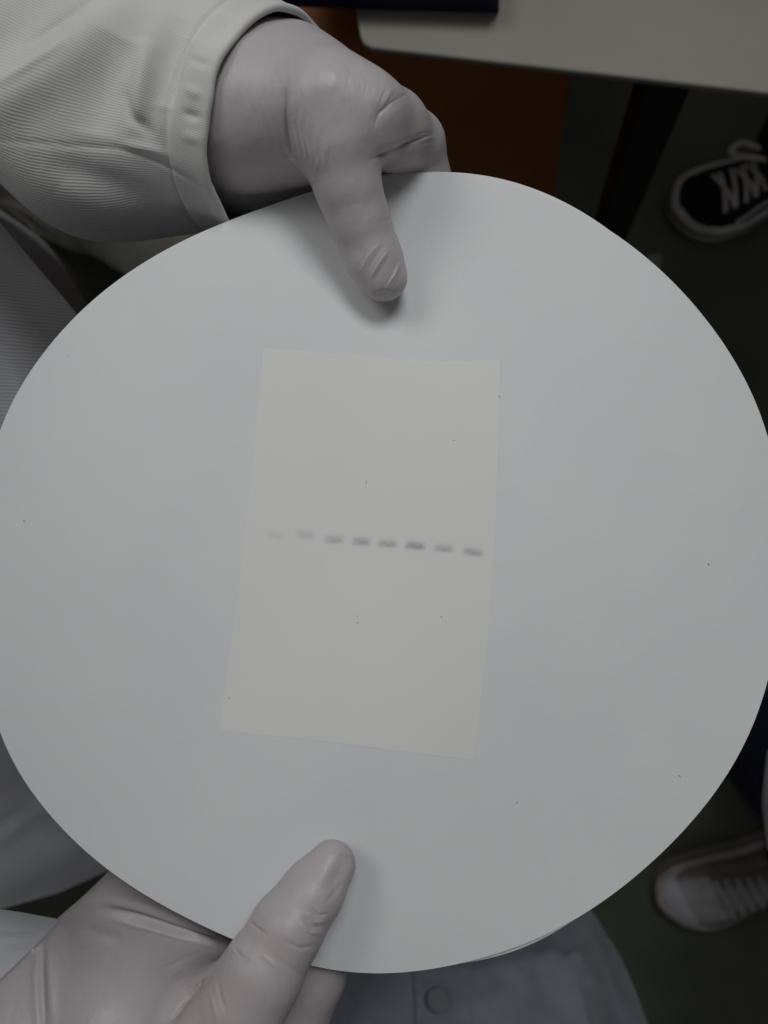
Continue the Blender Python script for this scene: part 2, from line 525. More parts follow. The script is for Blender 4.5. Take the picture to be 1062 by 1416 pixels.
N = grid_normals(G)
if N[5, 5, 2] < 0: N = -N
V = np.r_[G.reshape(-1, 3), (G - N * .00005).reshape(-1, 3)]
n = nu * nv
g = grid_faces(nu, nv)
F = [tuple(q[::-1]) for q in g.tolist()] + [tuple(q) for q in (g + n).tolist()]
rim = [i * nv for i in range(nu)] + [(nu - 1) * nv + j for j in range(1, nv)] + [i * nv + nv - 1 for i in range(nu - 2, -1, -1)] + [j for j in range(nv - 2, 0, -1)]
for k in range(len(rim)):
    a, b2 = rim[k], rim[(k + 1) % len(rim)]
    F.append((a, b2, b2 + n, a + n))
mb = mesh_object('blot_membrane', to_world(V), F, M['membrane'], sharp=True)
tag(mb, 'off-white rectangular blot membrane with eight faint purple bands on the round paper', 'membrane')

bands = [(381, 739.5, 24, 11, .24, 2), (423, 739, 26, 11, .40, -2), (462, 745.5, 25, 11, .62, -4), (500, 748.5, 24, 10, .82, 6),
         (536, 752, 26, 9.5, .78, 2), (574.5, 755, 27, 9.5, 1.05, 1), (614, 758.5, 26, 9, .72, -3), (654.5, 763, 26, 9, .85, 5)]
for k, (bx, by, bw, bh, a, rot) in enumerate(bands):
    nx_, ny_ = 25, 13
    GV, CV = [], []
    cr, sr = math.cos(math.radians(rot * .5 + 3)), math.sin(math.radians(rot * .5 + 3))
    for i in range(nx_):
        for j in range(ny_):
            u, v = i / (nx_ - 1) * 2 - 1, j / (ny_ - 1) * 2 - 1
            x, y = u * bw * .75, v * bh * 1.25 + .7 * math.sin(u * 2.2 + k)
            GV.append(J(bx + x * cr - y * sr, by + x * sr + y * cr, .14))
            sx = 1 / (1 + math.exp((abs(u) * bw * .75 - bw * .46) / 1.9))
            vv = v * bh * 1.25
            sy = 1 / (1 + math.exp((vv - bh * .50) / 1.0)) * 1 / (1 + math.exp((-vv - bh * .48) / 1.7))
            edge = min(1, (1 - abs(u)) * 6) * min(1, (1 - abs(v)) * 5)
            CV.append(a * sx * sy * edge * (.78 + .22 * v) * .52)
    Fb = grid_faces(nx_, ny_)[:, ::-1]
    mesh_object('protein_band', to_world(np.array(GV)), np.ascontiguousarray(Fb), M['band'], mb, col=CV)

# dust flecks on paper and membrane: one uncounted scatter
dv, df = [], []
for (x, y, l, w, a, h) in [(506.5, 666, 6, 1.2, 100, .16), (494, 852, 2.2, 1.8, 0, .16), (494.5, 861, 3, 2, 20, .16), (610.5, 852.5, 3, 2.2, 10, .16), (317, 965, 2.4, 2, 30, .16),
                           (690.5, 548, 3, 2, 80, .2), (628, 609, 5, .9, 5, .16), (980, 780, 4, 1.6, 60, .2), (940, 1073, 5, 1.8, 30, .2), (715, 1110, 2.5, 1.6, 100, .2),
                           (33, 720, 3.2, 2, 0, .2), (95, 492, 1.4, 1.0, 0, .2), (443, 775, 1.5, 1.0, 30, .2), (787, 1214, 1.4, 1.0, 30, .2)]:
    ca, sa = math.cos(math.radians(a)), math.sin(math.radians(a))
    s = len(dv)
    ring = [(-l, -w * .3), (-l * .3, -w), (l * .6, -w * .7), (l, w * .3), (l * .2, w), (-l * .7, w * .6)]
    for (ax, ay) in ring:
        ax, ay = ax * .5, ay * .5
        dv.append(J(x + ax * ca - ay * sa, y + ax * sa + ay * ca, h))
    dv.append(J(x, y, h + .05))
    for q in range(6):
        df.append((s + (q + 1) % 6, s + q, s + 6))
o = mesh_object('dust', to_world(np.array(dv)), df, M['dust'], smooth=False)
tag(o, 'tiny dark dust flecks scattered over paper and membrane', 'dust', kind='stuff')


# ------------------------------------------------------------------ implicit surface for the gloved hands
def smin(a, b, k):
    h = np.clip(.5 + .5 * (b - a) / k, 0, 1)
    return b + (a - b) * h - k * h * (1 - h)


def cone(P, a, b, ra, rb):
    ab = b - a
    t = np.clip(((P - a) @ ab) / (ab @ ab), 0, 1)
    return np.linalg.norm(P - a - t[..., None] * ab, axis=-1) - (ra + (rb - ra) * t)


def surface_nets(s, org, vs):
    nx, ny, nz = s.shape
    ins = s < 0
    cs = (nx - 1, ny - 1, nz - 1)
    acc = np.zeros(cs + (3,), np.float32); cnt = np.zeros(cs, np.float32)
    corners = [(i, j, k) for i in (0, 1) for j in (0, 1) for k in (0, 1)]
    sl = lambda c: s[c[0]:c[0] + cs[0], c[1]:c[1] + cs[1], c[2]:c[2] + cs[2]]
    for a in corners:
        for ax in range(3):
            if a[ax] == 1: continue
            bc = list(a); bc[ax] = 1; bc = tuple(bc)
            sa, sb = sl(a), sl(bc)
            m = (sa < 0) != (sb < 0)
            t = np.where(m, sa / np.where(m, sa - sb, 1), 0)
            for c in range(3):
                acc[..., c] += np.where(m, a[c] + (t if c == ax else 0), 0)
            cnt += m
    act = cnt > 0
    idx = np.full(cs, -1, np.int64); idx[act] = np.arange(act.sum())
    ii = np.argwhere(act)
    V = (ii + acc[act] / cnt[act][:, None]) * vs + org
    quads = []
    for ax in range(3):
        b1, b2 = (ax + 1) % 3, (ax + 2) % 3
        A = [slice(None)] * 3; B = [slice(None)] * 3
        A[ax] = slice(0, -1); B[ax] = slice(1, None)
        ia, ib = ins[tuple(A)], ins[tuple(B)]
        e = np.argwhere(ia != ib)
        ok = (e[:, b1] > 0) & (e[:, b2] > 0) & (e[:, b1] < s.shape[b1] - 1) & (e[:, b2] < s.shape[b2] - 1)
        e = e[ok]
        flip = ia[tuple(e.T)]
        o1 = np.zeros(3, int); o1[b1] = 1
        o2 = np.zeros(3, int); o2[b2] = 1
        q = np.stack([idx[tuple((e - o1 - o2).T)], idx[tuple((e - o2).T)], idx[tuple(e.T)], idx[tuple((e - o1).T)]], -1)
        q[~flip] = q[~flip][:, ::-1]
        quads.append(q)
    return V, np.concatenate(quads)


def vert_normals(V, Q):
    fn = np.cross(V[Q[:, 2]] - V[Q[:, 0]], V[Q[:, 3]] - V[Q[:, 1]])
    N = np.zeros_like(V)
    for c in range(4):
        for k in range(3):
            N[:, k] += np.bincount(Q[:, c], fn[:, k], len(V))
    return N / (np.linalg.norm(N, axis=1, keepdims=True) + 1e-15)


def relax(V, Q, it):
    V = V.copy()
    E = np.concatenate([Q[:, [0, 1]], Q[:, [1, 2]], Q[:, [2, 3]], Q[:, [3, 0]]])
    cnt = np.bincount(E[:, 0], minlength=len(V)) + np.bincount(E[:, 1], minlength=len(V))
    for _ in range(it):
        A = np.zeros_like(V)
        for k in range(3):
            A[:, k] = np.bincount(E[:, 0], V[E[:, 1], k], len(V)) + np.bincount(E[:, 1], V[E[:, 0], k], len(V))
        V = V * .5 + .5 * A / cnt[:, None]
    return V


def refine(V, Q, sel):
    """split the selected quads in four"""
    S4 = Q[sel]
    E = np.stack([S4, np.roll(S4, -1, 1)], -1).reshape(-1, 2)
    key = np.sort(E, 1)
    u, inv = np.unique(key[:, 0] * len(V) + key[:, 1], return_inverse=True)
    mid = (V[u // len(V)] + V[u % len(V)]) / 2
    n0 = len(V); n1 = n0 + len(mid)
    V2 = np.r_[V, mid, V[S4].mean(1)]
    m = (n0 + inv).reshape(-1, 4)
    c = n1 + np.arange(len(S4))
    q = [np.stack([S4[:, k], m[:, k], c, m[:, k - 1]], 1) for k in range(4)]
    return V2, np.concatenate([Q[~sel]] + q)


def hand_mesh(name, groups, vs, cut, strokes, mat, parent, tints, label):
    """groups: list of (k_inner, k_join, [chains]); a chain is a list of (px, py, h mm, r mm)"""
    pts = np.array([J(*j[:3]) for g in groups for ch in g[2] for j in ch]); rs = np.array([j[3] for g in groups for ch in g[2] for j in ch]) / 1000
    lo = (pts - rs[:, None]).min(0) - .006; hi = (pts + rs[:, None]).max(0) + .006
    dims = np.ceil((hi - lo) / vs).astype(int) + 1
    ax = [lo[k] + vs * np.arange(dims[k]) for k in range(3)]
    P = np.stack(np.meshgrid(*ax, indexing='ij'), -1).astype(np.float32)
    tot = None
    for kin, kj, chains in groups:
        gs = None
        for ch in chains:
            js = [(J(*j[:3]).astype(np.float32), j[3] / 1000) for j in ch]
            cs = None
            for (a, ra), (b, rb) in zip(js[:-1], js[1:]):
                d = cone(P, a, b, ra, rb)
                cs = d if cs is None else smin(cs, d, .003)
            gs = cs if gs is None else smin(gs, cs, kin / 1000)
        tot = gs if tot is None else smin(tot, gs, kj / 1000)
    for (c, nrm) in cut:
        c = J(*c); nrm = np.asarray(nrm, float); nrm /= np.linalg.norm(nrm)
        tot = np.maximum(tot, (P - c.astype(np.float32)) @ nrm.astype(np.float32))
    V, Q = surface_nets(tot, lo, vs)
    V = relax(V, Q, 3)
    V, Q = refine(V, Q, np.ones(len(Q), bool))
    V = relax(V, Q, 2)
    N = vert_normals(V, Q)
    V = V + N * (0.00010 * smoothnoise(V[:, 0] * 260, V[:, 1] * 260 + V[:, 2] * 200, 3, 3))[:, None]
    # a second, finer level only where the folds are seen
    qx, qy = pix(V)
    c = Q[:, 0]
    vis = (N[c, 2] > .12) & (qx[c] > -15) & (qx[c] < PW + 15) & (qy[c] > -15) & (qy[c] < PH + 15) & (V[c, 2] > paper_z(V[c, 0], V[c, 1]) - .035)
    V, Q = refine(V, Q, vis)
    N = vert_normals(V, Q)
    tint = np.zeros(len(V))
    qx, qy = pix(V)
    for (x, y, r, a) in tints:
        tint = np.maximum(tint, a * np.exp(-((qx - x) ** 2 + (qy - y) ** 2) / r ** 2))
    V = apply_strokes(V, N, strokes, tint)
    o = mesh_object(name, to_world(V), Q, mat, parent, col=tint)
    if label: o['label'] = label
    return o


# ------------------------------------------------------------------ the person holding the paper
holder = thing('person', to_world(at_depth(-150, 700, .5))[:2].tolist() + [0], 'person in white lab coat and latex gloves holding the round paper in both hands', 'person')

topA = [
    (10, 9, [[(190, 105, -6, 20), (345, 158, 2, 22.3), (405, 156, 3, 21)],              # wrist
        [(380, 118, 4, 14), (445, 131, 12, 11.2), (505, 162, 18, 10.8)],                   # index metacarpal
        [(345, 154, 8, 16), (405, 152, 14, 14.5), (452, 153, 20, 13)],                     # thumb base
        [(285, 184, -19, 19.5), (345, 203, -14, 20.5), (430, 198, -24, 18)],               # heel of the hand
        [(410, 135, -5, 18), (495, 165, -4, 12)], [(410, 150, -20, 19), (482, 172, -28, 12)]]),
    (2, 7, [[(452, 150, 22, 12.2), (466, 205, 20.5, 10.2), (481, 258, 16.5, 9.0), (497, 305, 12.5, 8.4), (516, 355, 9.0, 7.9), (530, 383, 7.6, 7.2)]]),
    (2, 4, [[(505, 161, 20, 11.2), (540, 179, 8, 10.8), (570, 200, -4.5, 9.7), (583, 250, -12.5, 9.0), (590, 300, -12, 8.2), (585, 360, -10.5, 7.4)],
        [(505, 168, -4, 11.5), (570, 222, -26, 9.6), (570, 300, -31, 8.4), (545, 365, -24, 7.4)],
        [(492, 175, -26, 11), (552, 237, -45, 9.2), (545, 310, -48, 8), (520, 365, -42, 7)],
        [(472, 182, -42, 10), (525, 240, -60, 8.2), (518, 300, -62, 7.2), (500, 345, -56, 6.4)]]),
]
topS = [
    ([(393, 122), (391, 150), (392, 182), (399, 212), (414, 238)], 2.2, -.9, .5), ([(392, 118), (389, 160), (397, 215), (418, 244)], 9, -1.0),
    ([(402, 128), (400, 170), (408, 215), (428, 246)], 5, .4),
    ([(372, 118), (364, 150), (369, 178)], 2.6, .10), ([(366, 125), (359, 150), (362, 176)], 2.2, -.09), ([(380, 128), (374, 155), (380, 190)], 2.2, -.08), ([(356, 110), (351, 140), (354, 160)], 3, .06),
    ([(412, 150), (408, 180), (415, 212)], 1.7, -0.17), ([(417, 152), (413, 182), (420, 218)], 1.8, 0.15), ([(422, 158), (418, 190), (426, 228)], 1.7, -0.20), ([(428, 160), (423, 195), (431, 232)], 1.7, 0.15),
    ([(434, 168), (429, 202), (435, 238)], 1.7, -0.20), ([(440, 176), (434, 210), (440, 246)], 1.7, 0.17), ([(446, 180), (440, 214), (445, 252)], 1.7, -0.15), ([(453, 192), (447, 222), (451, 256)], 2, 0.12), ([(459, 197), (453, 228), (456, 262)], 2, -0.10),
    ([(425, 205), (421, 225), (430, 245)], 1.4, 0.20), ([(442, 215), (437, 235), (443, 255)], 1.4, 0.17),
    ([(388, 214), (399, 221), (415, 222)], 1.8, -.3, .5), ([(392, 206), (403, 213), (416, 215)], 2.4, .12),
    ([(518, 176), (524, 157), (542, 142), (562, 130)], 2.0, -.3, .4), ([(518, 176), (524, 157), (542, 142), (560, 131)], 8, -.45), ([(523, 148), (529, 134), (534, 122)], 1.8, -.14), ([(528, 150), (536, 136), (540, 124)], 1.8, .14), ([(533, 147), (541, 136), (547, 126)], 1.8, -.12),
    ([(536, 150), (546, 141), (558, 134)], 2.0, .15),
    ([(514, 221), (535, 212), (556, 203), (574, 195), (594, 187)], 1.8, -.6, .9), ([(514, 221), (535, 212), (556, 203), (574, 195), (590, 189)], 6, -.5, .4), ([(520, 206), (545, 196), (570, 185)], 9, .4), ([(524, 228), (550, 218), (585, 204)], 9, .4),
    ([(572, 189), (584, 184), (599, 183)], 1.5, -.12), ([(572, 199), (586, 193), (601, 190)], 1.5, .12), ([(576, 203), (588, 198), (600, 196)], 1.5, -.1),
    # thumb tip: loose shiny folds over the nail
    ([(500, 374), (508, 356), (524, 337)], 2.2, .20), ([(506, 380), (516, 360), (530, 340)], 2.4, -.16), ([(512, 386), (524, 364), (537, 346)], 1.9, .24), ([(518, 388), (530, 368), (541, 352)], 2.8, -.12),
    ([(535, 396), (545, 381), (553, 364)], 1.9, .34), ([(531, 398), (540, 386), (547, 374)], 2.4, -.18), ([(543, 399), (550, 388), (556, 374)], 2.0, -.16),
    ([(497, 338), (503, 362), (512, 390)], 5, -.2), ([(518, 404), (531, 401), (546, 404)], 2, -.12), ([(524, 410), (536, 407), (548, 409)], 1.8, .12), ([(530, 404), (536, 409), (540, 416)], 1.6, -.1),
    ([(470, 290), (490, 283), (515, 280)], 4, -.05), ([(524, 306), (534, 304), (544, 304)], 2, -.08),
    # loose skirt of glove under the palm
    ([(318, 276), (360, 272), (400, 262), (440, 252)], 3, -.9), ([(330, 268), (370, 262), (420, 248)], 6, .6), ([(335, 287), (375, 281), (430, 266)], 4, .6),
]
hand_mesh('gloved_hand', topA, .0010, [((275, 128, 5), (-.94, .34, 0))], topS, M['glove'], holder,
          [(580, 165, 45, .28), (560, 215, 40, .35), (410, 225, 30, .3), (470, 150, 60, .06)],
          'gloved hand at the top edge, thumb resting on the paper, index finger folded under')

botA = [
    (12, 10, [[(-150, 1460, -10, 31), (40, 1420, -16, 28), (140, 1395, -22, 25)],
        [(110, 1392, -36, 24.5), (235, 1238, -46, 21)],
        [(140, 1400, -22, 24), (255, 1345, -24, 19), (330, 1370, -22, 14)],
        [(200, 1425, -12, 22), (300, 1425, 6, 16)],
        [(240, 1310, -44, 19), (350, 1400, -40, 15)], [(300, 1440, -24, 18), (385, 1460, -20, 12)]]),
    (2, 7, [[(300, 1430, 8, 15.5), (333, 1392, 12.5, 12.2), (362, 1345, 12.5, 11.2), (398, 1282, 10.8, 10.0), (432, 1234, 8.8, 8.7), (459, 1196, 7.2, 7.0)]]),
    (2, 4, [[(385, 1460, -20, 12), (432, 1350, -16.5, 10), (470, 1265, -13.5, 8.6), (490, 1195, -10.8, 7.5)],
        [(345, 1440, -38, 11.5), (405, 1330, -38, 9.8), (440, 1250, -33, 8.5), (455, 1190, -24, 7.4)],
        [(300, 1410, -54, 11), (360, 1305, -57, 9.2), (400, 1240, -52, 8), (420, 1190, -44, 7)],
        [(255, 1370, -62, 10), (310, 1285, -66, 8.2), (345, 1235, -62, 7.2), (365, 1195, -55, 6.4)]]),
]
botS = [
    ([(231, 1412), (244, 1387), (262, 1366), (282, 1348)], 2.4, -1.6, .7), ([(226, 1422), (244, 1387), (262, 1366), (290, 1342)], 11, -2.2, .3),
    ([(250, 1375), (275, 1350), (300, 1338)], 4, -.6, .4), ([(240, 1362), (270, 1338), (305, 1322)], 4, .5), ([(235, 1350), (265, 1330), (310, 1312)], 3.5, -.45), ([(246, 1388), (262, 1374), (276, 1362)], 3, .5),
    ([(225, 1342), (258, 1324), (300, 1310)], 3, .35),
    # stretched ridge of rubber along the paper's edge
    ([(140, 1258), (185, 1268), (240, 1287), (290, 1303), (335, 1312)], 7, 2.2), ([(150, 1246), (200, 1258), (255, 1280), (300, 1296)], 6, -1.2), ([(160, 1272), (205, 1283), (255, 1298), (310, 1312)], 4, -1.0),
    ([(105, 1275), (130, 1290), (170, 1300)], 9, .5),
    # upright fold at the wrist
    ([(60, 1296), (58, 1345), (62, 1430)], 5, .8), ([(52, 1310), (49, 1350), (52, 1425)], 6, -.6), ([(70, 1320), (70, 1360), (74, 1425)], 7, -.4),
    ([(100, 1264), (60, 1302), (8, 1334)], 4, .7),
    # thumb joint creases and nail
    ([(346, 1275), (358, 1285), (368, 1292)], 2.2, -.5, .4), ([(322, 1308), (334, 1322), (346, 1330)], 2.4, -.3, .3), ([(300, 1350), (304, 1375), (312, 1400)], 3, -.3), ([(290, 1372), (296, 1392), (300, 1412)], 3, .25),
    ([(423, 1262), (434, 1275), (450, 1274)], 2.2, .35), ([(418, 1268), (430, 1282), (448, 1282)], 2.2, -.3), ([(430, 1256), (440, 1266), (454, 1264)], 2.2, -.3), ([(414, 1276), (428, 1290), (446, 1290)], 2.6, .35),
    ([(395, 1302), (415, 1312), (436, 1308)], 3, -.35), ([(380, 1322), (400, 1338), (420, 1352)], 3, -.25), ([(360, 1318), (380, 1335), (400, 1360)], 3, .2),
    ([(482, 1180), (472, 1206), (454, 1236)], 13, -1.0), ([(456, 1182), (472, 1178), (490, 1180)], 4, .22),
    ([(476, 1222), (462, 1236), (450, 1250)], 3, -.2),
]
hand_mesh('gloved_hand', botA, .0010, [((50, 1306, -12), (-.66, .75, -.06))], botS, M['glove'], holder,
          [(290, 1385, 60, .35), (370, 1310, 45, .25), (440, 1180, 35, .15), (455, 1375, 40, .3), (350, 1370, 40, .2)],
          'gloved hand at the bottom edge, thumb lying on the paper, palm below it')


# ------------------------------------------------------------------ lab coat of the holder
def patch(name, P4, nu, nv, mat, parent, noise=0.0, seed=0, thick=.0012, strokes=(), nscale=18):
    """bilinear/Coons cloth sheet through rows of (px, py, depth)"""
    rows = [curve3(r, nv) for r in P4]
    R = np.array(rows)
    t = np.linspace(0, len(P4) - 1, nu)
    G = np.zeros((nu, nv, 3))
    for a in range(3):
        for j in range(nv):
            G[:, j, a] = np.interp(t, np.arange(len(P4)), R[:, j, a])
    for _ in range(14):
        G[1:-1] = (G[:-2] + 2 * G[1:-1] + G[2:]) / 4
    C = np.stack([(G[..., 0] - PW / 2) / FPX * G[..., 2], -(G[..., 1] - PH / 2) / FPX * G[..., 2], -G[..., 2]], -1)
    N = grid_normals(C)
    if (N * C).sum(-1).mean() > 0: N = -N
    du = np.linalg.norm(np.diff(C, axis=0), axis=-1).mean(1); dvv = np.linalg.norm(np.diff(C, axis=1), axis=-1).mean(0)
    U = np.r_[0, np.cumsum(du)]; Vv = np.r_[0, np.cumsum(dvv)]
    UU, VV = np.meshgrid(U, Vv, indexing='ij')
    C = C + N * (noise * smoothnoise(UU * nscale, VV * nscale, seed, 3))[..., None]
    N = grid_normals(C)
    if (N * C).sum(-1).mean() > 0: N = -N
    Vt = C.reshape(-1, 3)
    if strokes: Vt = apply_strokes(Vt, N.reshape(-1, 3), strokes)
    n = nu * nv
    Va = np.r_[Vt, Vt - N.reshape(-1, 3) * thick]
    g = grid_faces(nu, nv)
    F = [tuple(q) for q in g.tolist()] + [tuple(q[::-1]) for q in (g + n).tolist()]
    rim = [i * nv for i in range(nu)] + [(nu - 1) * nv + j for j in range(1, nv)] + [i * nv + nv - 1 for i in range(nu - 2, -1, -1)] + [j for j in range(nv - 2, 0, -1)]
    for k in range(len(rim)):
        a, b2 = rim[k], rim[(k + 1) % len(rim)]
        F.append((b2, a, a + n, b2 + n))
    uv = np.stack([UU, VV], -1).reshape(-1, 2)
    return mesh_object(name, to_world(Va), F, mat, parent, uv=np.r_[uv, uv], sharp=True)


def curve3(pts, n):
    pts = np.asarray(pts, float)
    L = np.r_[0, np.cumsum(np.linalg.norm(np.diff(pts[:, :2], axis=0), axis=1))]
    t = np.linspace(0, L[-1], n)
    return np.stack([np.interp(t, L, pts[:, k]) for k in range(3)], -1)


# rows run from the upper to the lower end of the coat front, columns from left to right
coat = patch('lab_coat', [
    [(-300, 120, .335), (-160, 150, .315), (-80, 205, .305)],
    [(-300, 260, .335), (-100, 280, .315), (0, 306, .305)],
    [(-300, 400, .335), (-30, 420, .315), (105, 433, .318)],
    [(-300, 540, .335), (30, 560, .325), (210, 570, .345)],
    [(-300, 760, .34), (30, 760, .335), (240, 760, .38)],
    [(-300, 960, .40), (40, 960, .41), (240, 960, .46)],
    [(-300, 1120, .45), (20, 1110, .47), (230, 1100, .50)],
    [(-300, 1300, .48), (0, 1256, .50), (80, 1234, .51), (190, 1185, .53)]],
    140, 70, M['coat_shaded'], holder, .0022, 5, strokes=[([(-30, 1166), (8, 1138), (34, 1120)], 7, -2.2), ([(-30, 1180), (10, 1152), (44, 1130)], 9, 2), ([(40, 1125), (80, 1118), (130, 1125)], 6, 1.5), ([(-40, 1245), (40, 1200), (120, 1175)], 30, 4)])
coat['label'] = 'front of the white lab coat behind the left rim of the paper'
patch('coat_side_shaded', [  # coat side below the upper sleeve, shade carried by its dark colour
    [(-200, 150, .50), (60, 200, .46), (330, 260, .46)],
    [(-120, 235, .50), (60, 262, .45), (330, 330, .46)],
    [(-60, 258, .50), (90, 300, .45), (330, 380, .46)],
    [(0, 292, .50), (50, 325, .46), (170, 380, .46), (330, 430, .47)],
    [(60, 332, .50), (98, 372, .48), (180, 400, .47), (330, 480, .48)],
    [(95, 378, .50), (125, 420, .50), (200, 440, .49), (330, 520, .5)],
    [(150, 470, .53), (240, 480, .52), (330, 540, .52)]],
    70, 60, M['coat_side_shaded'], holder, .002, 9, strokes=[([(0, 272), (50, 300), (90, 330)], 14, 5), ([(120, 360), (150, 385), (175, 395)], 8, -3)])


def sleeve(name, axis, nu, nv, mat, parent, folds=0.0, seed=1, strokes=(), inner=.018, label=None, hem=.0, sag=.0, skew=.0):
    """axis: list of (camera point, radius a, radius b); the last one is the open end"""
    pts = np.array([a[0] for a in axis]); ra = np.array([a[1] for a in axis])
    L = np.r_[0, np.cumsum(np.linalg.norm(np.diff(pts, axis=0), axis=1))]
    t = np.r_[np.linspace(0, L[-1] - .18, 130, endpoint=False), np.linspace(L[-1] - .18, L[-1], nu - 130)]
    C = np.stack([np.interp(t, L, pts[:, k]) for k in range(3)], -1)
    for _ in range(10): C[1:-1] = (C[:-2] + 2 * C[1:-1] + C[2:]) / 4
    R = np.interp(t, L, ra)
    T = np.gradient(C, axis=0); T /= np.linalg.norm(T, axis=1, keepdims=True)
    up = np.array([0, 0, 1.0])
    B = np.cross(T, up); B /= np.linalg.norm(B, axis=1, keepdims=True)
    N = np.cross(B, T)
    th = np.linspace(0, 2 * math.pi, nv, endpoint=False)
    TT, AA = np.meshgrid(t, th, indexing='ij')
    end = L[-1] - TT
    nse = smoothnoise(TT * 34 + 1.7 * np.sin(AA), 2.2 * np.sin(AA) + 1.6 * np.cos(AA) + TT * 10, seed, 3)
    RR = R[:, None] * np.ones_like(AA) + folds * nse * np.clip(end / .03, .32, 1)
    RR += sag * np.exp(-((end - .052) / .035) ** 2) * np.clip(np.sin(AA), 0, 1) ** 2
    # hem: a doubled band with a stitched groove
    if hem:
        RR += .0009 * (1 / (1 + np.exp((end - hem) / .0006)))
        RR -= .0010 * np.exp(-((end - hem - .0006) / .0010) ** 2)
        RR += .0007 * np.exp(-(end / .0022) ** 2)
    G = C[:, None, :] + RR[..., None] * (np.cos(AA)[..., None] * N[:, None, :] + np.sin(AA)[..., None] * B[:, None, :])
    if hem:
        G = G + T[-1] * ((.0011 * smoothnoise(3 * np.cos(AA), 3 * np.sin(AA), seed + 5, 3) + .0005 * smoothnoise(9 * np.cos(AA), 9 * np.sin(AA), seed + 6, 2)) * np.exp(-(end / .008) ** 2))[..., None]
        G = G + ((.0009 * smoothnoise(5 * np.cos(AA) + TT * 60, 5 * np.sin(AA) + TT * 60, seed + 7, 3)) * np.exp(-(end / .014) ** 2))[..., None] * (np.cos(AA)[..., None] * N[:, None, :] + np.sin(AA)[..., None] * B[:, None, :])
    G = G - T[-1] * (skew * np.clip(np.cos(AA) + .2, 0, 2) * np.exp(-(end / .035) ** 2))[..., None]
    Gn = grid_normals(np.concatenate([G, G[:, :1]], 1))[:, :-1]
    if ((G - C[:, None]) * Gn).sum() < 0: Gn = -Gn
    V = G.reshape(-1, 3)
    if strokes: V = apply_strokes(V, Gn.reshape(-1, 3), strokes)
    G = V.reshape(G.shape)
    # turn the lip inwards
    k = 14
    inn = []
    for q in range(1, k + 1):
        a = min(1, q / 5) * math.pi
        back = .0011 * math.sin(a) if q <= 5 else -inner * (q - 5) / (k - 5)
        rin = .0011 * (1 - math.cos(a))
        rad = G[-1] - C[-1]; rad = rad - (rad @ T[-1])[:, None] * T[-1]
        rl = np.linalg.norm(rad, axis=1, keepdims=True)
        inn.append(G[-1] - rad * (rin / rl) + T[-1] * back)
    G = np.concatenate([G, np.array(inn)], 0)
    tt = np.r_[t, t[-1] + .002 * np.arange(1, k + 1)]
    RM = R[-80:].mean() * 1.5
    UV = np.stack(np.meshgrid(tt, th * RM, indexing='ij'), -1)
    # repeat the first column so the texture does not smear at the join
    G2 = np.concatenate([G, G[:, :1]], 1); UV2 = np.concatenate([UV, np.stack([tt, np.full_like(tt, 2 * math.pi * RM)], -1)[:, None]], 1)
    F = grid_faces(G2.shape[0], G2.shape[1])
    Vw = to_world(G2.reshape(-1, 3))
    o = mesh_object(name, Vw, np.ascontiguousarray(F), mat, parent, uv=UV2.reshape(-1, 2))
    if label: o['label'] = label
    return o


upS = [
    ([(-20, 193), (75, 200), (180, 207), (232, 230), (285, 262), (320, 290)], 2.6, -.5),
    ([(200, -20), (130, 45), (60, 105), (-30, 160)], 34, 3.2), ([(165, 50), (145, 110), (130, 190)], 34, -2.6), ([(60, -30), (20, 40), (-40, 90)], 34, -2.6),
    ([(250, 20), (235, 80), (225, 150)], 18, -2.0), ([(205, 50), (195, 110), (190, 170)], 14, 2.2),
    ([(262, 80), (276, 86), (290, 90)], 6, -.5), ([(256, 122), (268, 128), (280, 132)], 7, .5), ([(252, 155), (264, 160), (278, 163)], 6, -.7), ([(252, 184), (264, 190), (278, 194)], 8, .5),
    ([(80, 255), (130, 290), (200, 318)], 22, .8), ([(60, 225), (150, 250), (240, 290)], 18, -1.0), ([(30, 60), (90, 30), (150, -10)], 9, -1.2), ([(-10, 120), (50, 92), (100, 62)], 7, 1.0), ([(215, 190), (180, 160), (170, 120)], 8, -1.0), ([(232, 215), (205, 205), (170, 200)], 6, .8),
]
axis = [((np.array([-.46, .17, 1.27]) - CC) @ CM.T, .072), (at_depth(-420, -140, .30), .062), (at_depth(-200, -55, .280), .056), (at_depth(0, 20, .262), .050), (at_depth(200, 100, .249), .0390), (at_depth(388, 178, .2372), .0303)]
sl = sleeve('sleeve', axis, 420, 360, M['coat'], coat, .0028, 3, upS, label='upper sleeve with stitched hem, open round the gloved wrist', hem=.0105, sag=.017, skew=.0045)
axis = [((np.array([-.46, -.17, 1.27]) - CC) @ CM.T, .070), (J(-420, 1500, -46), .048), (J(-160, 1420, -36), .033), (J(-20, 1392, -28), .0265), (J(90, 1382, -28), .0215)]
sleeve('sleeve', axis, 260, 240, M['coat_low_dimmed'], coat, .0022, 8, [([(-10, 1300), (40, 1290), (95, 1268)], 4, .8), ([(-10, 1315), (40, 1302), (80, 1285)], 3, -.6), ([(-10, 1290), (30, 1283), (70, 1276)], 3, -.7)],
       label='lower sleeve tucked into the glove at the bottom left')

